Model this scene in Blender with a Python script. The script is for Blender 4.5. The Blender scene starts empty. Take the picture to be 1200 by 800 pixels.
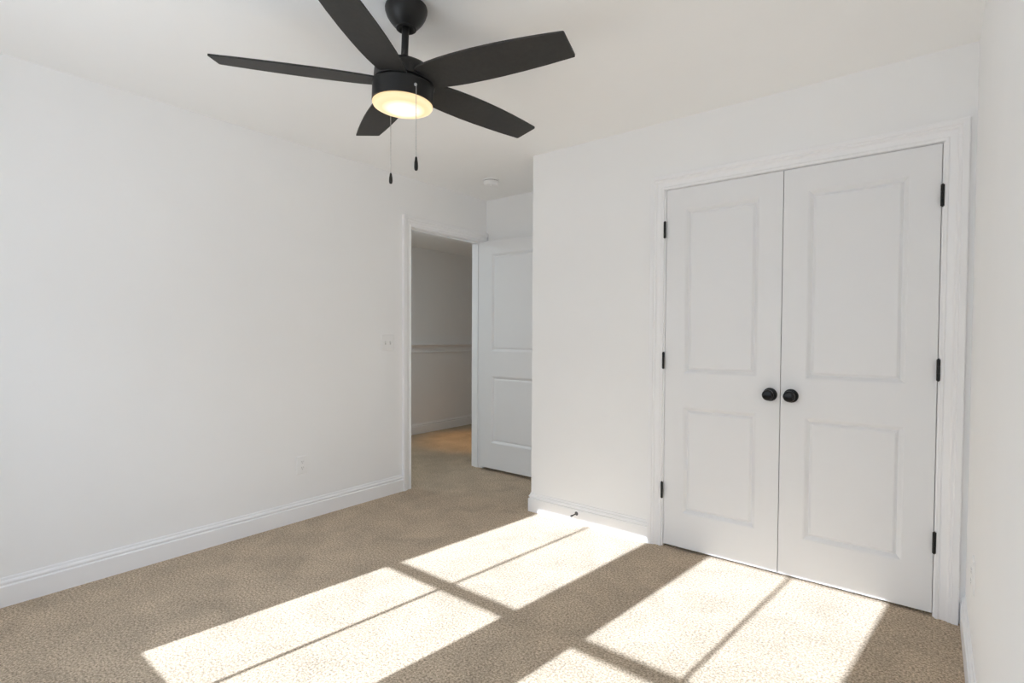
import bpy, bmesh, math
from mathutils import Matrix, Vector

# ------------------------------------------------------------------ camera, light
scene = bpy.context.scene
COL = scene.collection
PI = math.pi

W, H, L, D = 3.312, 2.419, 3.27, 0.711          # room width, height, depth in front of the closet wall, alcove depth
X1 = 1.0476                                      # outside corner of the closet wall
HX, HH = -1.697, 2.257                           # hall: far wall plane and ceiling height
WT = 0.115                                       # wall thickness

CAM = dict(loc=(3.1858, -2.8962, 1.2078), yaw=0.67419, pitch=-0.023725, roll=0.004994, f=617.27, sy=7.14)
def make_camera():
    a, b, g = CAM['yaw'], CAM['pitch'], CAM['roll']
    c, s, cb, sb, cg, sg = math.cos(a), math.sin(a), math.cos(b), math.sin(b), math.cos(g), math.sin(g)
    X = Vector((cg*c + sg*sb*s, cg*s - sg*sb*c, sg*cb))
    Y = Vector((-sg*c + cg*sb*s, -sg*s - cg*sb*c, cg*cb))
    F = Vector((-cb*s, cb*c, sb))
    m = Matrix((X, Y, -F)).transposed().to_4x4()
    m.translation = Vector(CAM['loc'])
    cd = bpy.data.cameras.new('camera')
    cd.sensor_fit = 'HORIZONTAL'; cd.sensor_width = 36.0
    cd.lens = CAM['f'] / 1200.0 * 36.0
    cd.shift_y = CAM['sy'] / 1200.0
    cd.clip_start = 0.02
    o = bpy.data.objects.new('camera', cd); COL.objects.link(o)
    o.matrix_world = m
    scene.camera = o
make_camera()

SKY_STRENGTH = 5.2
SUN_STRENGTH = 8.9
EXPOSURE = 0.60
SUN_DX, SUN_TAN = 0.113, 0.60                    # light travels +y, a little +x, and down

world = bpy.data.worlds.new('sky'); scene.world = world
world.use_nodes = True
nt = world.node_tree; nt.nodes.clear()
out = nt.nodes.new('ShaderNodeOutputWorld'); bg = nt.nodes.new('ShaderNodeBackground')
tc = nt.nodes.new('ShaderNodeTexCoord'); sx = nt.nodes.new('ShaderNodeSeparateXYZ'); cr = nt.nodes.new('ShaderNodeValToRGB')
mp = nt.nodes.new('ShaderNodeMapRange'); mp.inputs['From Min'].default_value = -1; mp.inputs['From Max'].default_value = 1
nt.links.new(tc.outputs['Generated'], sx.inputs[0]); nt.links.new(sx.outputs['Z'], mp.inputs['Value'])
nt.links.new(mp.outputs[0], cr.inputs[0]); nt.links.new(cr.outputs[0], bg.inputs[0]); nt.links.new(bg.outputs[0], out.inputs[0])
e = cr.color_ramp.elements
def stops(*l):
    while len(e) < len(l): e.new(1.0)
    for k_, (p_, c_) in zip(e, l): k_.position = p_; k_.color = (*c_, 1)
stops((0.27, (0.53, 0.57, 0.61)),                 # ground band, brightness shaped for the light on the ceiling
      (0.37, (0.305, 0.33, 0.36)),                # added dim band begins, sparing the closet wall direct light
      (0.62, (0.300, 0.34, 0.385)),               # upper end of the added dim band above the horizon
      (0.74, (0.62, 0.73, 0.87)),                 # hazy sky
      (1.00, (0.50, 0.60, 0.75)))
bg.inputs[1].default_value = SKY_STRENGTH

sd = bpy.data.lights.new('sun', 'SUN'); sd.energy = SUN_STRENGTH; sd.angle = math.radians(0.53); sd.color = (0.865, 0.97, 1.11)
so = bpy.data.objects.new('sun', sd); COL.objects.link(so)
so.rotation_euler = Vector((SUN_DX, 1.0, -SUN_TAN)).to_track_quat('-Z', 'Y').to_euler()
so.location = (1.5, -8, 5)

WIN = [(0.747, 1.525), (1.872, 2.668)]           # clear glass, x range of the two windows
WZ0, WZ1 = 0.629, 2.020                          # clear glass, bottom and top
for a, b in WIN:                                 # portals: they only tell the renderer where the sky comes in
    ld = bpy.data.lights.new('window_portal', 'AREA'); ld.shape = 'RECTANGLE'; ld.size = b - a + 0.1; ld.size_y = WZ1 - WZ0 + 0.1
    ld.cycles.is_portal = True
    lo = bpy.data.objects.new('window_portal', ld); COL.objects.link(lo)
    lo.location = ((a + b)/2, -L - 0.13, (WZ0 + WZ1)/2); lo.rotation_euler = (PI/2, 0, 0)   # -Z looks to +Y

HALL_FILL, HALL_DOWNLIGHT = 5.0, 42.0            # added unseen fill for the hall, and a warm recessed downlight over its carpet
ld = bpy.data.lights.new('hall_fill', 'AREA'); ld.shape = 'DISK'; ld.size = 0.32; ld.energy = HALL_FILL; ld.color = (0.80, 0.94, 1.0)
lo = bpy.data.objects.new('hall_fill', ld); COL.objects.link(lo); lo.location = (-0.9, -0.35, HH - 0.06)
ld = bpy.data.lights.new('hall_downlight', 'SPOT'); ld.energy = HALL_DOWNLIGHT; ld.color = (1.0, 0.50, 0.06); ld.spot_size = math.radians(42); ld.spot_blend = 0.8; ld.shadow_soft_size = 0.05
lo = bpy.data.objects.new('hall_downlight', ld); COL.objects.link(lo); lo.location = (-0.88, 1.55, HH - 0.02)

vs = scene.view_settings
vs.view_transform = 'Standard'; vs.look = 'None'; vs.gamma = 1.0; vs.use_curve_mapping = False; vs.exposure = EXPOSURE
scene.cycles.max_bounces = 24; scene.cycles.diffuse_bounces = 16; scene.cycles.transparent_max_bounces = 16
scene.cycles.caustics_reflective = False; scene.cycles.caustics_refractive = False
scene.cycles.use_adaptive_sampling = False
scene.cycles.use_denoising = True; scene.cycles.denoising_prefilter = 'ACCURATE'
scene.cycles.sample_clamp_indirect = 8.0

# ------------------------------------------------------------------ materials
def material(name, col, rough=0.6, bump=None, spec=0.5, metallic=0.0, var=0.0, var_scale=4.0):
    m = bpy.data.materials.new(name); m.use_nodes = True
    t = m.node_tree; b = t.nodes['Principled BSDF']
    b.inputs['Base Color'].default_value = (*col, 1); b.inputs['Roughness'].default_value = rough
    b.inputs['Metallic'].default_value = metallic; b.inputs['Specular IOR Level'].default_value = spec
    co = t.nodes.new('ShaderNodeTexCoord')
    if var:
        n = t.nodes.new('ShaderNodeTexNoise'); n.inputs['Scale'].default_value = var_scale; n.inputs['Detail'].default_value = 3
        r = t.nodes.new('ShaderNodeValToRGB')
        r.color_ramp.elements[0].position = 0.3; r.color_ramp.elements[1].position = 0.7
        r.color_ramp.elements[0].color = tuple(c*(1 - var) for c in col) + (1,)
        r.color_ramp.elements[1].color = tuple(min(1, c*(1 + var)) for c in col) + (1,)
        t.links.new(co.outputs['Object'], n.inputs['Vector']); t.links.new(n.outputs['Fac'], r.inputs[0]); t.links.new(r.outputs[0], b.inputs['Base Color'])
    if bump:
        sc_, st, dist = bump
        n2 = t.nodes.new('ShaderNodeTexNoise'); n2.inputs['Scale'].default_value = sc_; n2.inputs['Detail'].default_value = 4
        bp = t.nodes.new('ShaderNodeBump'); bp.inputs['Strength'].default_value = st; bp.inputs['Distance'].default_value = dist
        t.links.new(co.outputs['Object'], n2.inputs['Vector']); t.links.new(n2.outputs['Fac'], bp.inputs['Height']); t.links.new(bp.outputs[0], b.inputs['Normal'])
    return m

M = {}
M['wall'] = material('wall_paint', (0.89, 0.893, 0.895), 0.85, (160, 0.04, 0.001), 0.25, var=0.008, var_scale=2)
M['ceiling'] = material('ceiling_paint', (0.925, 0.928, 0.925), 0.92, (120, 0.05, 0.001), 0.2, var=0.008, var_scale=2)
M['trim'] = material('white_trim_enamel', (0.885, 0.888, 0.90), 0.38, None, 0.45, var=0.004)
M['door'] = material('white_door_enamel', (0.82, 0.826, 0.838), 0.42, None, 0.45, var=0.004)
M['black'] = material('matte_black_metal', (0.010, 0.0095, 0.009), 0.42, (200, 0.05, 0.0005), 0.38, var=0.1, var_scale=40)
M['knob'] = material('satin_black_metal', (0.006, 0.006, 0.007), 0.25, None, 0.3, var=0.1, var_scale=30)
M['blade'] = material('charcoal_blade', (0.029, 0.028, 0.0265), 0.55, (90, 0.08, 0.001), 0.33, var=0.12, var_scale=60)
M['plastic'] = material('white_plastic', (0.87, 0.87, 0.868), 0.35, None, 0.5, var=0.004)
M['shadow_plastic'] = material('grey_plastic', (0.60, 0.60, 0.60), 0.5, None, 0.4, var=0.004)
M['slot'] = material('dark_slot', (0.22, 0.22, 0.22), 0.6, None, 0.3, var=0.05)
M['steel'] = material('brushed_steel', (0.50, 0.50, 0.50), 0.35, (300, 0.1, 0.0005), 0.5, metallic=0.9, var=0.05, var_scale=80)
M['gunmetal'] = material('dark_gunmetal', (0.10, 0.10, 0.11), 0.35, None, 0.5, metallic=0.6, var=0.1, var_scale=60)
M['rubber'] = material('grey_rubber', (0.16, 0.16, 0.165), 0.7, None, 0.3, var=0.05, var_scale=60)
M['outdoor'] = material('outdoor_siding', (0.6, 0.6, 0.58), 0.8, (20, 0.2, 0.01), 0.3, var=0.05)

def carpet_material():
    m = bpy.data.materials.new('beige_carpet_pile'); m.use_nodes = True
    t = m.node_tree; b = t.nodes['Principled BSDF']; N = t.nodes.new; K = t.links.new
    b.inputs['Roughness'].default_value = 0.95; b.inputs['Specular IOR Level'].default_value = 0.08
    b.inputs['Sheen Weight'].default_value = 0.15; b.inputs['Sheen Roughness'].default_value = 0.6
    co = N('ShaderNodeTexCoord')
    n1 = N('ShaderNodeTexNoise'); n1.inputs['Scale'].default_value = 115; n1.inputs['Detail'].default_value = 4; n1.inputs['Roughness'].default_value = 0.80
    r1 = N('ShaderNodeValToRGB'); q = r1.color_ramp
    q.elements[0].position = 0.36; q.elements[0].color = (0.172, 0.124, 0.079, 1)
    q.elements[1].position = 0.64; q.elements[1].color = (0.765, 0.622, 0.452, 1)
    k = q.elements.new(0.50); k.color = (0.478, 0.373, 0.262, 1)
    n2 = N('ShaderNodeTexNoise'); n2.inputs['Scale'].default_value = 5.0; n2.inputs['Detail'].default_value = 3; n2.inputs['Distortion'].default_value = 0.6
    r2 = N('ShaderNodeMapRange'); r2.inputs['From Min'].default_value = 0.3; r2.inputs['From Max'].default_value = 0.7
    r2.inputs['To Min'].default_value = 0.85; r2.inputs['To Max'].default_value = 1.12
    mx = N('ShaderNodeMix'); mx.data_type = 'RGBA'; mx.blend_type = 'MULTIPLY'; mx.inputs['Factor'].default_value = 1.0
    for nn in (n1, n2): K(co.outputs['Object'], nn.inputs['Vector'])
    K(n1.outputs['Fac'], r1.inputs[0]); K(n2.outputs['Fac'], r2.inputs['Value'])
    K(r1.outputs[0], mx.inputs[6]); K(r2.outputs[0], mx.inputs[7]); K(mx.outputs[2], b.inputs['Base Color'])
    bp = N('ShaderNodeBump'); bp.inputs['Strength'].default_value = 0.7; bp.inputs['Distance'].default_value = 0.006
    K(n1.outputs['Fac'], bp.inputs['Height']); K(bp.outputs[0], b.inputs['Normal'])
    return m
M['carpet'] = carpet_material()

def glass_material():
    m = bpy.data.materials.new('window_glass'); m.use_nodes = True
    t = m.node_tree; t.nodes.remove(t.nodes['Principled BSDF']); o = t.nodes['Material Output']
    tr = t.nodes.new('ShaderNodeBsdfTransparent'); gl = t.nodes.new('ShaderNodeBsdfGlossy'); gl.inputs['Roughness'].default_value = 0.02
    lw = t.nodes.new('ShaderNodeLayerWeight'); lw.inputs['Blend'].default_value = 0.5
    pw = t.nodes.new('ShaderNodeMath'); pw.operation = 'POWER'; pw.inputs[1].default_value = 5.0
    fr = t.nodes.new('ShaderNodeMath'); fr.operation = 'MULTIPLY_ADD'; fr.inputs[1].default_value = 0.6; fr.inputs[2].default_value = 0.02
    t.links.new(lw.outputs['Facing'], pw.inputs[0]); t.links.new(pw.outputs[0], fr.inputs[0])
    mx = t.nodes.new('ShaderNodeMixShader')
    t.links.new(fr.outputs[0], mx.inputs[0]); t.links.new(tr.outputs[0], mx.inputs[1]); t.links.new(gl.outputs[0], mx.inputs[2]); t.links.new(mx.outputs[0], o.inputs[0])
    return m
M['glass'] = glass_material()

LAMP_STRENGTH = 0.74
def lamp_glass_material():                        # frosted bowl with the bulbs showing through near its middle
    m = bpy.data.materials.new('lit_frosted_glass'); m.use_nodes = True
    t = m.node_tree; b = t.nodes['Principled BSDF']
    b.inputs['Base Color'].default_value = (0.12, 0.11, 0.10, 1); b.inputs['Roughness'].default_value = 0.35
    co = t.nodes.new('ShaderNodeTexCoord'); mpg = t.nodes.new('ShaderNodeVectorMath'); mpg.operation = 'SUBTRACT'
    mpg.inputs[1].default_value = (0.006, 0.0, -0.375)
    ln = t.nodes.new('ShaderNodeVectorMath'); ln.operation = 'LENGTH'
    r = t.nodes.new('ShaderNodeValToRGB'); q = r.color_ramp
    q.elements[0].position = 0.0; q.elements[0].color = (2.0, 1.9, 1.65, 1)
    q.elements[1].position = 1.0; q.elements[1].color = (0.95, 0.64, 0.32, 1)
    k = q.elements.new(0.40); k.color = (1.6, 1.38, 1.0, 1)
    k = q.elements.new(0.72); k.color = (0.98, 0.68, 0.36, 1)
    k = q.elements.new(0.90); k.color = (1.02, 0.75, 0.44, 1)
    sc_ = t.nodes.new('ShaderNodeMath'); sc_.operation = 'DIVIDE'; sc_.inputs[1].default_value = 0.112
    t.links.new(co.outputs['Object'], mpg.inputs[0]); t.links.new(mpg.outputs[0], ln.inputs[0]); t.links.new(ln.outputs['Value'], sc_.inputs[0])
    t.links.new(sc_.outputs[0], r.inputs[0]); t.links.new(r.outputs[0], b.inputs['Emission Color'])
    b.inputs['Emission Strength'].default_value = LAMP_STRENGTH
    m.cycles.emission_sampling = 'NONE'
    return m
M['lamp_glass'] = lamp_glass_material()

# ------------------------------------------------------------------ helpers
def obj(name, bm, mat, parent=None, loc=(0, 0, 0), rot=(0, 0, 0), smooth=None, normals=True):
    if normals: bmesh.ops.recalc_face_normals(bm, faces=bm.faces)
    me = bpy.data.meshes.new(name); bm.to_mesh(me); bm.free()
    me.materials.append(M[mat])
    if smooth is not None:
        for p in me.polygons: p.use_smooth = True
        me.set_sharp_from_angle(angle=math.radians(smooth))
    o = bpy.data.objects.new(name, me); COL.objects.link(o)
    o.location = loc; o.rotation_euler = rot
    if parent: o.parent = parent
    return o
def empty(name, loc=(0, 0, 0), rot=(0, 0, 0)):
    o = bpy.data.objects.new(name, None); COL.objects.link(o); o.location = loc; o.rotation_euler = rot
    o.empty_display_size = 0.05
    return o
def tag(o, label=None, cat=None, group=None, kind=None):
    for k, v in (('label', label), ('category', cat), ('group', group), ('kind', kind)):
        if v: o[k] = v
    return o
def box(bm, x0, x1, y0, y1, z0, z1, bevel=0):
    r = bmesh.ops.create_cube(bm, size=1.0)
    vs_ = r['verts']
    for v in vs_:
        v.co = Vector(((x0 + x1)/2 + v.co.x*(x1 - x0), (y0 + y1)/2 + v.co.y*(y1 - y0), (z0 + z1)/2 + v.co.z*(z1 - z0)))
    if bevel:
        es = list({e for v in vs_ for e in v.link_edges})
        bmesh.ops.bevel(bm, geom=es, offset=bevel, segments=2, profile=0.5, affect='EDGES')
    return bm
def quad(bm, *pts):
    return bm.faces.new([bm.verts.new(p) for p in pts])
def lathe(bm, prof, n=48, axis='Z', origin=(0, 0, 0)):
    """prof: (radius, height) list; a zero radius closes the end."""
    rings = []
    def put(a, b, h):
        x, y, z = (a, b, h) if axis == 'Z' else (a, -h, b) if axis == '-Y' else (h, a, b)
        return bm.verts.new((x + origin[0], y + origin[1], z + origin[2]))
    for r, h in prof:
        if r < 1e-6: rings.append([put(0, 0, h)])
        else: rings.append([put(r*math.cos(2*PI*i/n), r*math.sin(2*PI*i/n), h) for i in range(n)])
    for A, B in zip(rings, rings[1:]):
        for i in range(n):
            j = (i + 1) % n
            if len(A) == 1 and len(B) == 1: continue
            if len(A) == 1: bm.faces.new((A[0], B[i], B[j]))
            elif len(B) == 1: bm.faces.new((A[i], A[j], B[0]))
            else: bm.faces.new((A[i], A[j], B[j], B[i]))
    return bm
def offset_line(pts, d):
    """move an open plan polyline d to its left, mitred"""
    n = len(pts); res = []
    for i, p in enumerate(pts):
        p = Vector(p)
        dirs = []
        if i > 0: dirs.append((p - Vector(pts[i-1])).normalized())
        if i < n - 1: dirs.append((Vector(pts[i+1]) - p).normalized())
        ns = [Vector((-t.y, t.x)) for t in dirs]
        if len(ns) == 1: res.append(p + ns[0]*d)
        else:
            m = (ns[0] + ns[1]); k = m.dot(ns[0])
            res.append(p + m*(d/k))
    return res
def sweep(bm, pts, prof):
    """skirting: profile (distance from wall, height) swept along the plan polyline, room on its left"""
    lines = [[bm.verts.new((q.x, q.y, z)) for q in offset_line(pts, d)] for d, z in prof]
    for A, B in zip(lines, lines[1:]):
        for i in range(len(pts) - 1): bm.faces.new((A[i], A[i+1], B[i+1], B[i]))
    for e_ in (0, -1): bm.faces.new([l[e_] for l in lines])
    return bm
BASE_PROF = [(0, 0), (0.016, 0), (0.016, 0.088), (0.0148, 0.0905), (0.0085, 0.0925), (0.0085, 0.0975), (0.0125, 0.1010), (0.0130, 0.1060), (0.0105, 0.1115), (0.0055, 0.1150), (0.0055, 0.1245), (0.0045, 0.127), (0, 0.127)]
CASING_PROF = [(0, 0), (0, 0.0095), (0.0015, 0.0115), (0.0115, 0.0125), (0.0155, 0.0080), (0.018, 0.0075), (0.036, 0.0105), (0.0415, 0.0135), (0.0455, 0.0180), (0.054, 0.0185), (0.0575, 0.0225), (0.076, 0.0235), (0.079, 0.0225), (0.080, 0.020), (0.080, 0)]
def casing(bm, a0, a1, zt, to, lim=(-99, 99), scale=1.0):
    """door casing: inner edges a0, a1 and head zt; to(a, height off the wall, z) gives a point"""
    rows = []
    for w, t in CASING_PROF:
        w *= scale
        c = lambda v: min(max(v, lim[0]), lim[1])
        rows.append([bm.verts.new(to(c(a0 - w), t, 0.0)), bm.verts.new(to(c(a0 - w), t, zt + w)), bm.verts.new(to(c(a1 + w), t, zt + w)), bm.verts.new(to(c(a1 + w), t, 0.0))])
    for A, B in zip(rows, rows[1:]):
        for i in range(3): bm.faces.new((A[i], A[i+1], B[i+1], B[i]))
    for e_ in (0, -1): bm.faces.new([r[e_] for r in rows])
    return bm
def wall_with_holes(bm, u0, u1, z0, z1, holes, to, t0, t1):
    """solid wall slab in (u, z) with rectangular openings (u0, u1, z0, z1); to(u, t, z) gives a point"""
    us = sorted({u0, u1} | {h[0] for h in holes} | {h[1] for h in holes}); zs = sorted({z0, z1} | {h[2] for h in holes} | {h[3] for h in holes})
    vert = {}
    def V(i, j, k):
        if (i, j, k) not in vert: vert[i, j, k] = bm.verts.new(to(us[i], (t0, t1)[k], zs[j]))
        return vert[i, j, k]
    def solid(i, j):
        if not (0 <= i < len(us) - 1 and 0 <= j < len(zs) - 1): return False
        cu, cz = (us[i] + us[i+1])/2, (zs[j] + zs[j+1])/2
        return not any(h[0] < cu < h[1] and h[2] < cz < h[3] for h in holes)
    for i in range(len(us) - 1):
        for j in range(len(zs) - 1):
            if not solid(i, j): continue
            for k in (0, 1): bm.faces.new([V(i, j, k), V(i+1, j, k), V(i+1, j+1, k), V(i, j+1, k)])
            for (di, dj, a, b) in ((-1, 0, (i, j), (i, j+1)), (1, 0, (i+1, j), (i+1, j+1)), (0, -1, (i, j), (i+1, j)), (0, 1, (i, j+1), (i+1, j+1))):
                if not solid(i + di, j + dj): bm.faces.new([V(*a, 0), V(*b, 0), V(*b, 1), V(*a, 1)])
    return bm
def tube(bm, p0, p1, r, n=10):
    p0, p1 = Vector(p0), Vector(p1); d = (p1 - p0); ln = d.length
    q = d.to_track_quat('Z', 'Y').to_matrix().to_4x4(); q.translation = p0
    rings = []
    for h in (0, ln):
        rings.append([bm.verts.new(q @ Vector((r*math.cos(2*PI*i/n), r*math.sin(2*PI*i/n), h))) for i in range(n)])
    for i in range(n):
        j = (i + 1) % n; bm.faces.new((rings[0][i], rings[0][j], rings[1][j], rings[1][i]))
    bm.faces.new(rings[0]); bm.faces.new(rings[1])
    return bm
def structure(name, bm, mat, label, cat, smooth=None, loc=(0, 0, 0)):
    o = obj(name, bm, mat, smooth=smooth, loc=loc)
    return tag(o, label, cat, kind='structure')

# ------------------------------------------------------------------ the room shell
OY0, OY1, OZ = -0.174, 0.651, 2.040              # hall doorway in the left wall (clear opening)
JT = 0.018                                       # jamb board thickness
CX0, CX1, CZ = 1.9893, 3.2050, 2.033             # closet doorway (clear opening)

bm = bmesh.new(); box(bm, HX - WT, W + WT, -L - WT, 4.4, -0.12, 0.0)
structure('floor', bm, 'carpet', 'beige speckled cut pile carpet running from the room into the hall', 'floor')
bm = bmesh.new(); box(bm, -WT, W + WT, -L - WT, D + WT, H, H + 0.12)
structure('ceiling', bm, 'ceiling', 'flat white ceiling that carries the fan', 'ceiling')

bm = wall_with_holes(bmesh.new(), -L - WT, 4.4, 0, H, [(OY0 - JT, OY1 + JT, 0, OZ + JT)], lambda u, t, z: (t, u, z), -WT, 0.0)
structure('wall_left', bm, 'wall', 'long plain off-white wall with the hall doorway', 'wall')
bm = bmesh.new(); box(bm, 0, W + WT, D, D + WT, 0, H)
structure('wall_alcove', bm, 'wall', 'short off-white wall above and behind the open door', 'wall')
bm = wall_with_holes(bmesh.new(), X1, W, 0, H, [(CX0 - JT, CX1 + JT, 0, CZ + JT)], lambda u, t, z: (u, t, z), 0.0, WT)
structure('wall_closet', bm, 'wall', 'off-white wall around the white double closet doors', 'wall')
bm = bmesh.new(); box(bm, X1, X1 + WT, WT, D, 0, H)
structure('wall_passage', bm, 'wall', 'off-white side wall of the closet facing the hall doorway', 'wall')
bm = bmesh.new(); box(bm, W, W + WT, -L - WT, D, 0, H)
structure('wall_right', bm, 'wall', 'off-white wall at the right edge beside the closet doors', 'wall')
wh = [(a - 0.05, b + 0.05, WZ0 - 0.05, WZ1 + 0.045) for a, b in WIN]
bm = wall_with_holes(bmesh.new(), 0, W, 0, H, wh, lambda u, t, z: (u, t, z), -L - WT, -L)
structure('wall_window', bm, 'wall', 'off-white wall with the two windows that let the sun in', 'wall')

# hall beyond the doorway
bm = bmesh.new(); box(bm, HX - WT, HX, -1.2, 4.4, 0, HH)
structure('wall_hall', bm, 'wall', 'shaded hall wall with a chair rail seen through the doorway', 'wall')
bm = bmesh.new(); box(bm, HX - WT, -WT, -1.2, 4.4, HH, HH + 0.1)
structure('ceiling_hall', bm, 'ceiling', 'dim hall ceiling seen through the doorway', 'ceiling')
bm = bmesh.new(); box(bm, HX - WT, -WT, -1.2 - WT, -1.2, 0, HH + 0.1)
structure('wall_hall_near', bm, 'wall', 'end wall of the hall nearest the windows', 'wall')
bm = bmesh.new(); box(bm, HX - WT, -WT, 4.4, 4.4 + WT, 0, HH + 0.1)
structure('wall_hall_far', bm, 'wall', 'far end wall of the hall', 'wall')

# ------------------------------------------------------------------ baseboards, casings, rail
CAS_IN0, CAS_IN1, CAS_Z = CX0 - 0.008, CX1 + 0.006, CZ + 0.001
bm = sweep(bmesh.new(), [(0, OY0 - 0.0875), (0, -L)][::1], BASE_PROF)
structure('baseboard_left', bm, 'trim', 'white moulded baseboard along the long plain wall', 'baseboard', smooth=25)
bm = sweep(bmesh.new(), [(CAS_IN0 - 0.080, 0), (X1, 0), (X1, D)], BASE_PROF)
structure('baseboard_closet', bm, 'trim', 'white moulded baseboard between the outside corner and closet casing', 'baseboard', smooth=25)
bm = sweep(bmesh.new(), [(X1, D), (0.022, D)], BASE_PROF)
structure('baseboard_alcove', bm, 'trim', 'white moulded baseboard behind the open door', 'baseboard', smooth=25)
bm = sweep(bmesh.new(), [(W, -L), (W, 0)], BASE_PROF)
structure('baseboard_right', bm, 'trim', 'white moulded baseboard along the wall at the right edge', 'baseboard', smooth=25)
bm = sweep(bmesh.new(), [(0, -L), (W, -L)], BASE_PROF)
structure('baseboard_window', bm, 'trim', 'white moulded baseboard under the windows', 'baseboard', smooth=25)
bm = sweep(bmesh.new(), [(HX, 4.4), (HX, -1.2)], BASE_PROF)
structure('baseboard_hall', bm, 'trim', 'white baseboard at the foot of the hall wall', 'baseboard', smooth=25)
RAIL = [(0, 0.984), (0.014, 0.984), (0.016, 0.990), (0.013, 0.997), (0.007, 1.000), (0.007, 1.046), (0.012, 1.050), (0.016, 1.060), (0.026, 1.070), (0.040, 1.074), (0.044, 1.080), (0.044, 1.092), (0.040, 1.098), (0, 1.098)]
bm = sweep(bmesh.new(), [(HX, 4.4), (HX, -1.2)], RAIL)
structure('trim_1', bm, 'trim', 'white chair rail across the hall wall', 'chair rail', smooth=25)

bm = casing(bmesh.new(), CAS_IN0, CAS_IN1, CAS_Z, lambda a, t, z: (a, -t, z))
structure('trim_2', bm, 'trim', 'white moulded casing around the closet doors', 'door casing', smooth=20)
bm = casing(bmesh.new(), OY0 - 0.005, OY1 + 0.005, OZ + 0.003, lambda a, t, z: (t, a, z), lim=(-9, D - 0.002), scale=1.03)
structure('trim_3', bm, 'trim', 'white moulded casing around the hall doorway', 'door casing', smooth=20)
def jamb(bm, a0, a1, zt, t0, t1, to, stop):
    for (p, q, z0, z1) in ((a0 - JT, a0, 0, zt + JT), (a1, a1 + JT, 0, zt + JT), (a0, a1, zt, zt + JT)):
        A, B = to(p, t0, z0), to(q, t1, z1)
        box(bm, min(A[0], B[0]), max(A[0], B[0]), min(A[1], B[1]), max(A[1], B[1]), z0, z1)
    s0, s1 = stop
    for (p, q, z0, z1) in ((a0, a0 + 0.011, 0, zt), (a1 - 0.011, a1, 0, zt), (a0 + 0.011, a1 - 0.011, zt - 0.011, zt)):
        A, B = to(p, s0, z0), to(q, s1, z1)
        box(bm, min(A[0], B[0]), max(A[0], B[0]), min(A[1], B[1]), max(A[1], B[1]), z0, z1, 0.002)
    return bm
bm = jamb(bmesh.new(), CX0, CX1, CZ, -0.0005, WT + 0.001, lambda a, t, z: (a, t, z), (0.039, 0.07))
structure('trim_4', bm, 'trim', 'white jamb boards behind the closet doors', 'door jamb')
bm = jamb(bmesh.new(), OY0, OY1, OZ, -WT - 0.001, 0.0005, lambda a, t, z: (t, a, z), (-0.085, -0.04))
structure('trim_5', bm, 'trim', 'white jamb boards lining the hall doorway', 'door jamb')
bm = casing(bmesh.new(), OY0 - 0.005, OY1 + 0.005, OZ + 0.003, lambda a, t, z: (-WT - t, a, z))
structure('trim_6', bm, 'trim', 'white casing on the hall side of the doorway', 'door casing', smooth=20)

# ------------------------------------------------------------------ doors
PANEL = [(0.0, 0.0), (0.0012, -0.0016), (0.0045, -0.0026), (0.0180, -0.0150), (0.0195, -0.0156), (0.0215, -0.0156), (0.0235, -0.0136), (0.0320, -0.0062), (0.035, -0.0056)]
def panel_door(w, h, th, panels):
    """two-panel moulded door slab, x 0..w, z 0..h, front face at y=0 and back at y=th"""
    bm = bmesh.new()
    xs = sorted({0, w} | {p[0] for p in panels} | {p[1] for p in panels}); zs = sorted({0, h} | {p[2] for p in panels} | {p[3] for p in panels})
    for side in (0, 1):
        Y = (lambda d: -d) if side == 0 else (lambda d: th + d)
        for i in range(len(xs) - 1):
            for j in range(len(zs) - 1):
                a, b, c, d = xs[i], xs[i+1], zs[j], zs[j+1]
                if any(p[0] <= a and b <= p[1] and p[2] <= c and d <= p[3] for p in panels): continue
                quad(bm, (a, Y(0), c), (b, Y(0), c), (b, Y(0), d), (a, Y(0), d))
        for p in panels:
            rings = []
            for o_, dep in PANEL:
                a, b, c, d = p[0] + o_, p[1] - o_, p[2] + o_, p[3] - o_
                rings.append([bm.verts.new((a, Y(dep), c)), bm.verts.new((b, Y(dep), c)), bm.verts.new((b, Y(dep), d)), bm.verts.new((a, Y(dep), d))])
            for A, B in zip(rings, rings[1:]):
                for i in range(4): bm.faces.new((A[i], A[(i+1) % 4], B[(i+1) % 4], B[i]))
            bm.faces.new(rings[-1])
    quad(bm, (0, 0, 0), (0, th, 0), (0, th, h), (0, 0, h)); quad(bm, (w, 0, 0), (w, th, 0), (w, th, h), (w, 0, h))
    quad(bm, (0, 0, 0), (w, 0, 0), (w, th, 0), (0, th, 0)); quad(bm, (0, 0, h), (w, 0, h), (w, th, h), (0, th, h))
    bmesh.ops.remove_doubles(bm, verts=bm.verts, dist=1e-5)
    return bm
def hinge_mesh():
    bm = bmesh.new()
    prof = [(0, -0.0495), (0.003, -0.0485), (0.0045, -0.0455), (0.0068, -0.0448), (0.0068, -0.0155), (0.0060, -0.015), (0.0060, -0.0145), (0.0068, -0.014), (0.0068, 0.014), (0.0060, 0.0145), (0.0060, 0.015), (0.0068, 0.0155), (0.0068, 0.0448), (0.0045, 0.0455), (0.003, 0.0485), (0, 0.0495)]
    return lathe(bm, prof, 20)
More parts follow.
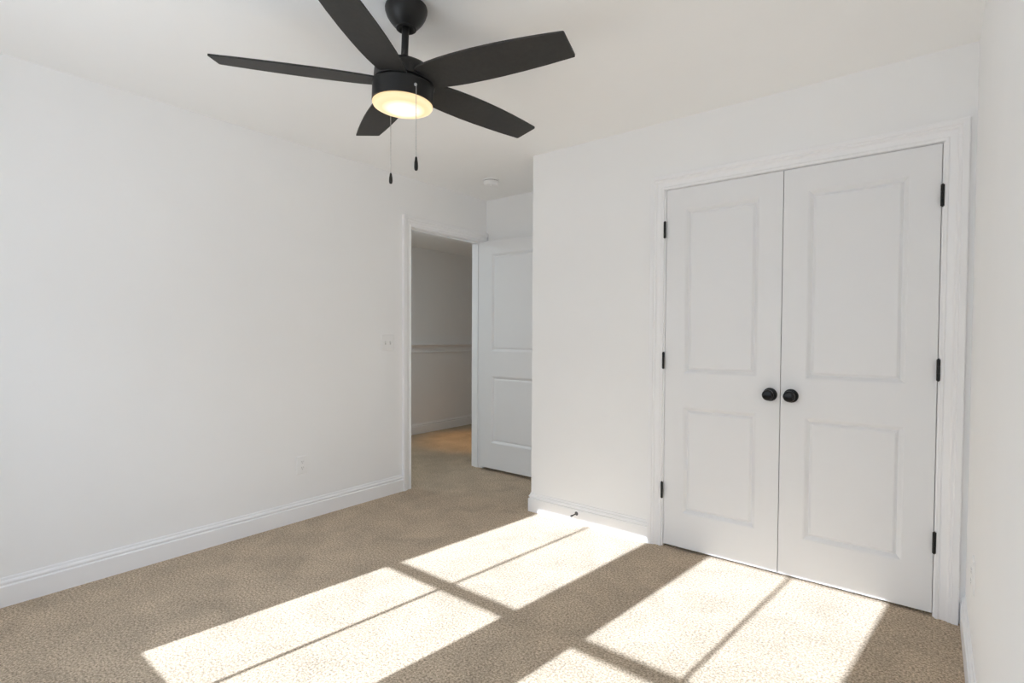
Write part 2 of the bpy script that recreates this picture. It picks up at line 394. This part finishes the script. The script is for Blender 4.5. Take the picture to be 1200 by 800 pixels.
def knob_mesh():
    rose = lathe(bmesh.new(), [(0, 0), (0.033, 0), (0.034, 0.002), (0.033, 0.006), (0.028, 0.008), (0.014, 0.009), (0, 0.009)], 40, '-Y')
    k = lathe(bmesh.new(), [(0, 0.008), (0.0115, 0.008), (0.0105, 0.016), (0.0105, 0.024), (0.014, 0.029), (0.0225, 0.034), (0.0265, 0.041), (0.0275, 0.047), (0.0265, 0.053), (0.0235, 0.0575), (0.0195, 0.0595), (0.0185, 0.0588), (0.010, 0.0602), (0, 0.0606)], 40, '-Y')
    return rose, k

DM = 2.5925
CY, DB = 0.002, 0.015
def closet_door(name, x0, x1, hinge_x, knob_x, label):
    w = x1 - x0; h = 2.030 - DB
    pans = [(0.109, w - 0.109, 0.213 - DB, 0.810 - DB), (0.109, w - 0.109, 1.000 - DB, 1.914 - DB)]
    t = empty(name, (x0, CY, DB)); tag(t, label, 'closet door', kind='structure')
    obj('leaf', panel_door(w, h, 0.035, pans), 'door', t)
    for z in (1.808, 1.068, 0.326):
        o = obj('hinge', hinge_mesh(), 'black', t, (hinge_x - x0, -0.0125 - CY, z - DB), smooth=30); o['label'] = 'black hinge knuckle'
    r, k = knob_mesh()
    kn = obj('knob', k, 'knob', t, (knob_x - x0, -CY + CY, 0.914 - DB), smooth=35); kn['label'] = 'round black door knob'
    obj('rose', r, 'knob', kn, smooth=35)
    return t
closet_door('door_2', CX0 + 0.0025, DM - 0.0018, CX0 - 0.003, DM - 0.047, 'left leaf of the white two-panel double closet doors')
closet_door('door_3', DM + 0.0018, CX1 - 0.0025, CX1 + 0.001, DM + 0.049, 'right leaf of the white two-panel double closet doors')

def hall_door():
    w, h0, h1 = 0.806, 0.028, 2.035
    pans = [(0.148, w - 0.148, 0.255 - h0, 0.845 - h0), (0.148, w - 0.148, 1.065 - h0, 1.917 - h0)]
    t = empty('door_1', (0.0045, 0.611, h0)); tag(t, 'white two-panel door standing open into the room beside the doorway', 'door', kind='structure')
    obj('leaf', panel_door(w, h1 - h0, 0.035, pans), 'door', t)
    for z in (1.81, 1.07, 0.30):
        o = obj('hinge', hinge_mesh(), 'steel', t, (0.0035, 0.041, z - h0), smooth=30); o['label'] = 'metal hinge knuckle'
    for side in (0, 1):
        r, k = knob_mesh()
        kn = obj('knob', k, 'knob', t, (w - 0.065, 0.0 if side == 0 else 0.035, 0.914 - h0), (0, 0, PI*side), smooth=35); kn['label'] = 'round black door knob'
        obj('rose', r, 'knob', kn, smooth=35)
hall_door()

# ------------------------------------------------------------------ windows (behind the camera; they shape the sunlight)
def window(name, a, b, label):
    t = empty(name, ((a + b)/2, -L, WZ0 - 0.05)); tag(t, label, 'window', kind='structure')
    ox, oz = (a + b)/2, WZ0 - 0.05
    def part(nm, bm, mat, par=t):
        for v in bm.verts: v.co -= Vector((ox, -L, oz))
        return obj(nm, bm, mat, par)
    f = bmesh.new(); y0, y1 = -L - 0.112, -L - 0.002
    for (p, q, r, s) in ((a - 0.05, a - 0.026, WZ0 - 0.05, WZ1 + 0.045), (b + 0.026, b + 0.05, WZ0 - 0.05, WZ1 + 0.045), (a - 0.026, b + 0.026, WZ0 - 0.05, WZ0 - 0.035), (a - 0.026, b + 0.026, WZ1 + 0.032, WZ1 + 0.045)):
        box(f, p, q, y0, y1, r, s)
    part('window_frame', f, 'trim')
    def sash(nm, ya, yb, z0, z1, zb, zt):
        s_ = bmesh.new()
        box(s_, a - 0.026, a, ya, yb, z0, z1, 0.002); box(s_, b, b + 0.026, ya, yb, z0, z1, 0.002)
        box(s_, a, b, ya, yb, z0, zb); box(s_, a, b, ya, yb, zt, z1)
        o = part(nm, s_, 'trim')
        ym = (ya + yb)/2
        g = bmesh.new(); box(g, a, b, ym - 0.003, ym + 0.003, zb, zt); part('glass_pane', g, 'glass').parent = o
        m_ = bmesh.new(); c = (a + b)/2; box(m_, c - 0.009, c + 0.009, ym - 0.007, ym + 0.007, zb, zt); part('glazing_bar', m_, 'trim').parent = o
    sash('lower_sash', -L - 0.045, -L - 0.012, WZ0 - 0.035, 1.315, WZ0, 1.278)
    sash('upper_sash', -L - 0.080, -L - 0.047, 1.299, WZ1 + 0.032, 1.336, WZ1)
    c_ = bmesh.new()
    for (p, q, r, s) in ((a - 0.13, a - 0.05, WZ0 - 0.05, WZ1 + 0.125), (b + 0.05, b + 0.13, WZ0 - 0.05, WZ1 + 0.125), (a - 0.05, b + 0.05, WZ1 + 0.045, WZ1 + 0.125)):
        box(c_, p, q, -L, -L + 0.018, r, s, 0.003)
    part('window_casing', c_, 'trim')
    s2 = bmesh.new(); box(s2, a - 0.15, b + 0.15, -L, -L + 0.035, WZ0 - 0.075, WZ0 - 0.05, 0.004); part('window_sill', s2, 'trim')
window('window_1', *WIN[0], 'white double-hung window nearer the long plain wall')
window('window_2', *WIN[1], 'white double-hung window nearer the wall at the right')

# ------------------------------------------------------------------ ceiling fan
FX, FY, TX, TY = 1.6415, -1.5994, 0.03933, 0.01533
fan = empty('ceiling_fan', (FX, FY, H))
tag(fan, 'black five-blade ceiling fan with a glowing round light', 'ceiling fan')
TILT = (-TY, TX, 0)                               # it hangs a touch out of plumb
def fpart(name, bm, mat, smooth=35, parent=fan, rot=TILT, loc=(0, 0, 0)):
    return obj(name, bm, mat, parent, loc, rot, smooth)
fpart('canopy', lathe(bmesh.new(), [(0, 0), (0.070, 0), (0.0755, -0.003), (0.0775, -0.010), (0.0765, -0.020), (0.071, -0.036), (0.061, -0.053), (0.049, -0.067), (0.041, -0.075), (0.038, -0.078), (0.0375, -0.082), (0.035, -0.084), (0.031, -0.084), (0.029, -0.080), (0.022, -0.076), (0, -0.074)], 64), 'black', rot=(0, 0, 0))
fpart('downrod', lathe(bmesh.new(), [(0, -0.070), (0.0132, -0.070), (0.0132, -0.205), (0, -0.205)], 32), 'black')
fpart('yoke_cover', lathe(bmesh.new(), [(0.0135, -0.180), (0.017, -0.181), (0.022, -0.186), (0.026, -0.196), (0.030, -0.209), (0.030, -0.214), (0, -0.214)], 40), 'black')
fpart('motor_housing', lathe(bmesh.new(), [(0, -0.207), (0.040, -0.208), (0.070, -0.212), (0.092, -0.220), (0.103, -0.230), (0.107, -0.242), (0.108, -0.256), (0.108, -0.2775), (0.106, -0.2800), (0.099, -0.2805), (0.099, -0.287), (0, -0.287)], 72), 'black')
cup = fpart('light_housing', lathe(bmesh.new(), [(0, -0.2875), (0.107, -0.2875), (0.1125, -0.290), (0.1135, -0.293), (0.1125, -0.296), (0.1125, -0.350), (0.1115, -0.353), (0.106, -0.353), (0, -0.350)], 72), 'black')
obj('trim_ring', lathe(bmesh.new(), [(0.1125, -0.2895), (0.1150, -0.290), (0.1155, -0.2915), (0.1150, -0.293), (0.1125, -0.2935)], 72), 'black', cup, smooth=40)
fpart('glass_bowl', lathe(bmesh.new(), [(0, -0.354), (0.1075, -0.3535), (0.1105, -0.356), (0.1105, -0.360), (0.107, -0.366), (0.098, -0.3705), (0.080, -0.3745), (0.050, -0.378), (0.020, -0.3795), (0, -0.3797)], 72), 'lamp_glass', 60)['label'] = 'glowing frosted glass light bowl'

UP = [(0.088, -0.066), (0.105, -0.0735), (0.15, -0.085), (0.20, -0.094), (0.25, -0.1005), (0.33, -0.108), (0.42, -0.1125), (0.50, -0.1135), (0.57, -0.1125), (0.62, -0.1108), (0.646, -0.1095)]
LO = [(0.088, 0.040), (0.105, 0.043), (0.15, 0.0465), (0.20, 0.048), (0.25, 0.047), (0.33, 0.0425), (0.40, 0.036), (0.48, 0.0265), (0.56, 0.0155), (0.62, 0.0055), (0.655, 0.000)]
def blade_mesh():
    bm = bmesh.new(); th = 0.0065
    tip = [(0.6505, -0.1085), (0.6525, -0.1050), (0.6600, -0.0050), (0.6590, -0.0015)]
    ring = UP + tip + LO[::-1]
    n = len(UP)
    top, bot = [], []
    for x, y in ring:
        z = y * -0.1985
        bot.append(bm.verts.new((x, y, z - th/2))); top.append(bm.verts.new((x, y, z + th/2)))
    N_ = len(ring)
    for i in range(N_):
        j = (i + 1) % N_; bm.faces.new((bot[i], bot[j], top[j], top[i]))
    for v in (bot, top):                          # strips across the blade, flat in its tilted plane
        up, lo = v[:n], v[n + len(tip):][::-1]
        for i in range(n - 1): bm.faces.new((up[i], up[i+1], lo[i+1], lo[i]))
        bm.faces.new([up[-1]] + v[n:n + len(tip)] + [lo[-1]])
    edges = [e_ for e_ in bm.edges if len(e_.link_faces) == 2 and abs(e_.verts[0].co.z - e_.verts[1].co.z) < 0.02 and e_.calc_face_angle(0) > 1.2]
    bmesh.ops.recalc_face_normals(bm, faces=bm.faces)
    bmesh.ops.bevel(bm, geom=edges, offset=0.0012, segments=2, profile=0.5, affect='EDGES')
    return bm
blade_src = None
TM = Matrix.Rotation(-TY, 4, 'X') @ Matrix.Rotation(TX, 4, 'Y')
for k in range(5):
    if blade_src is None:
        o = obj('blade', blade_mesh(), 'blade', fan, smooth=30); blade_src = o
    else:
        o = blade_src.copy(); COL.objects.link(o); o.parent = fan
    a = CAM['yaw'] - 0.39335 + k*2*PI/5
    m = TM @ Matrix.Translation((0, 0, -0.2798)) @ Matrix.Rotation(a, 4, 'Z')
    o.matrix_local = m
def pull_chain(x, y, z_top, z_fob, z_end):
    """beaded chain with a long dark fob, world x, y, z"""
    t = bmesh.new(); px, py = x - FX, y - FY
    z = z_top; step = 0.0042
    while z > z_fob:
        bmesh.ops.create_icosphere(t, subdivisions=1, radius=0.0017, matrix=Matrix.Translation((px, py, z - H))); z -= step
    tube(t, (px, py, z_top - H), (px, py, z_fob - H), 0.0007, 6)
    c = obj('pull_chain', t, 'steel', fan, smooth=60); c['label'] = 'thin steel pull chain'
    ln = z_fob - z_end
    f_ = lathe(bmesh.new(), [(0, 0.002), (0.003, 0.001), (0.0042, -0.003), (0.0046, -0.1*ln - 0.003), (0.0064, -0.40*ln), (0.0070, -0.68*ln), (0.0064, -0.89*ln), (0.0042, -0.975*ln), (0, -ln)], 20, 'Z', (px, py, z_fob - H))
    o = obj('fob', f_, 'black', c, smooth=50); o['label'] = 'black teardrop pull'
    return c
c1 = pull_chain(1.7435, -1.6407, 2.092, 1.836, 1.788)
ey = bmesh.new(); bmesh.ops.create_uvsphere(ey, u_segments=16, v_segments=10, radius=0.0055, matrix=Matrix.Translation((1.7395 - FX, -1.6400 - FY, 2.092 - H)))
obj('chain_eyelet', ey, 'steel', c1, smooth=60)
c2 = pull_chain(1.5125, -1.5693, 2.100, 1.839, 1.798)
ey = bmesh.new(); bmesh.ops.create_uvsphere(ey, u_segments=16, v_segments=10, radius=0.0055, matrix=Matrix.Translation((1.5165 - FX, -1.570 - FY, 2.100 - H)))
obj('chain_eyelet', ey, 'steel', c2, smooth=60)

# ------------------------------------------------------------------ small things on walls and ceiling
sm = empty('smoke_detector', (0.461, 0.240, H)); tag(sm, 'round white smoke detector on the alcove ceiling near the doorway', 'smoke detector')
obj('base_plate', lathe(bmesh.new(), [(0, 0), (0.0660, 0), (0.0665, -0.005), (0.064, -0.008), (0, -0.008)], 56), 'plastic', sm, smooth=35)
obj('sensing_vent', lathe(bmesh.new(), [(0, -0.008), (0.0555, -0.008), (0.0555, -0.013), (0, -0.013)], 56), 'slot', sm, smooth=35)['label'] = 'dark vent slot'
obj('body', lathe(bmesh.new(), [(0, -0.013), (0.0600, -0.013), (0.0605, -0.018), (0.058, -0.036), (0.053, -0.0425), (0.040, -0.045), (0.0, -0.0455)], 56), 'plastic', sm, smooth=40)
obj('test_button', lathe(bmesh.new(), [(0, -0.0445), (0.0125, -0.0445), (0.0125, -0.0475), (0.011, -0.0485), (0, -0.0485)], 28, 'Z', (0.015, -0.01, 0)), 'plastic', sm, smooth=35)

def screw(parent, y, z, x=0.006):
    s_ = lathe(bmesh.new(), [(0, 0), (0.0032, 0), (0.003, 0.0010), (0, 0.0014)], 16, 'X', (x, y, z)); return obj('screw', s_, 'plastic', parent, smooth=40)
def plate_mesh(w, h):
    bm = bmesh.new(); a, b = w/2, h/2
    rings = [[(0, -a, -b), (0, a, -b), (0, a, b), (0, -a, b)], [(0.003, -a, -b), (0.003, a, -b), (0.003, a, b), (0.003, -a, b)], [(0.0062, -a + 0.005, -b + 0.005), (0.0062, a - 0.005, -b + 0.005), (0.0062, a - 0.005, b - 0.005), (0.0062, -a + 0.005, b - 0.005)]]
    R_ = [[bm.verts.new(p) for p in r] for r in rings]
    bm.faces.new(R_[0]); bm.faces.new(R_[2])
    for A, B in zip(R_, R_[1:]):
        for i in range(4): bm.faces.new((A[i], A[(i+1) % 4], B[(i+1) % 4], B[i]))
    return bm

sw = empty('light_switch', (0, -0.402, 1.145)); tag(sw, 'white two-gang toggle light switch left of the hall doorway', 'light switch')
obj('cover_plate', plate_mesh(0.116, 0.118), 'plastic', sw)
for y in (-0.023, 0.023):
    bm = bmesh.new(); box(bm, 0.0058, 0.0068, y - 0.0055, y + 0.0055, -0.0125, 0.0125)
    b_ = obj('toggle_slot', bm, 'shadow_plastic', sw); b_['label'] = 'greyer slot around the toggle'
    bm = bmesh.new(); box(bm, -0.002, 0.0135, -0.0042, 0.0042, -0.0045, 0.0045, 0.0012)
    obj('toggle', bm, 'plastic', sw, (0.005, y, 0.002), (0, -0.45, 0))
    for z in (-0.030, 0.030): screw(sw, y, z)

def outlet(loc, rz, label):
    t = empty('wall_outlet', loc, (0, 0, rz)); tag(t, label, 'wall outlet', 'duplex wall outlets')
    obj('cover_plate', plate_mesh(0.074, 0.118), 'plastic', t)
    for z in (-0.0195, 0.0195):
        bm = bmesh.new()
        ring = [(0.0165*math.cos(a_), 0.0145*math.sin(a_)) for a_ in [2*PI*i/28 for i in range(28)]]
        lo_ = [bm.verts.new((0.0055, y, z + q)) for y, q in ring]; hi = [bm.verts.new((0.0082, y*0.97, z + q*0.97)) for y, q in ring]
        for i in range(28): bm.faces.new((lo_[i], lo_[(i+1) % 28], hi[(i+1) % 28], hi[i]))
        bm.faces.new(hi); bm.faces.new(lo_)
        rc = obj('receptacle', bm, 'plastic', t)
        for y, hgt in ((-0.0062, 0.0085), (0.0062, 0.0072)):
            s_ = bmesh.new(); box(s_, 0.0078, 0.0085, y - 0.0012, y + 0.0012, z + 0.003 - hgt/2, z + 0.003 + hgt/2); obj('slot', s_, 'slot', rc)['label'] = 'dark prong slot'
        s_ = lathe(bmesh.new(), [(0, 0.0078), (0.0024, 0.0078), (0.0024, 0.0085), (0, 0.0085)], 14, 'X', (0, 0, z - 0.008)); obj('ground_hole', s_, 'slot', rc)['label'] = 'dark round ground hole'
    screw(t, 0, 0)
outlet((0, -1.089, 0.360), 0, 'white duplex wall outlet low on the long plain wall')
outlet((W, -0.490, 0.385), PI, 'white duplex wall outlet seen edge-on at the right edge past the closet')

ds = empty('door_stop', (1.420, -0.0148, 0.066)); tag(ds, 'small dark metal door stop sticking out of the sunlit baseboard', 'door stop')
obj('flange', lathe(bmesh.new(), [(0, 0), (0.0125, 0), (0.0125, 0.002), (0.010, 0.005), (0.006, 0.007), (0, 0.007)], 28, '-Y'), 'gunmetal', ds, smooth=35)
obj('rod', lathe(bmesh.new(), [(0, 0.006), (0.0042, 0.006), (0.0038, 0.055), (0, 0.055)], 20, '-Y'), 'gunmetal', ds, smooth=35)
obj('rubber_tip', lathe(bmesh.new(), [(0, 0.053), (0.0055, 0.053), (0.0062, 0.056), (0.0062, 0.065), (0.0050, 0.068), (0, 0.069)], 24, '-Y'), 'rubber', ds, smooth=35)['label'] = 'rubber tip'
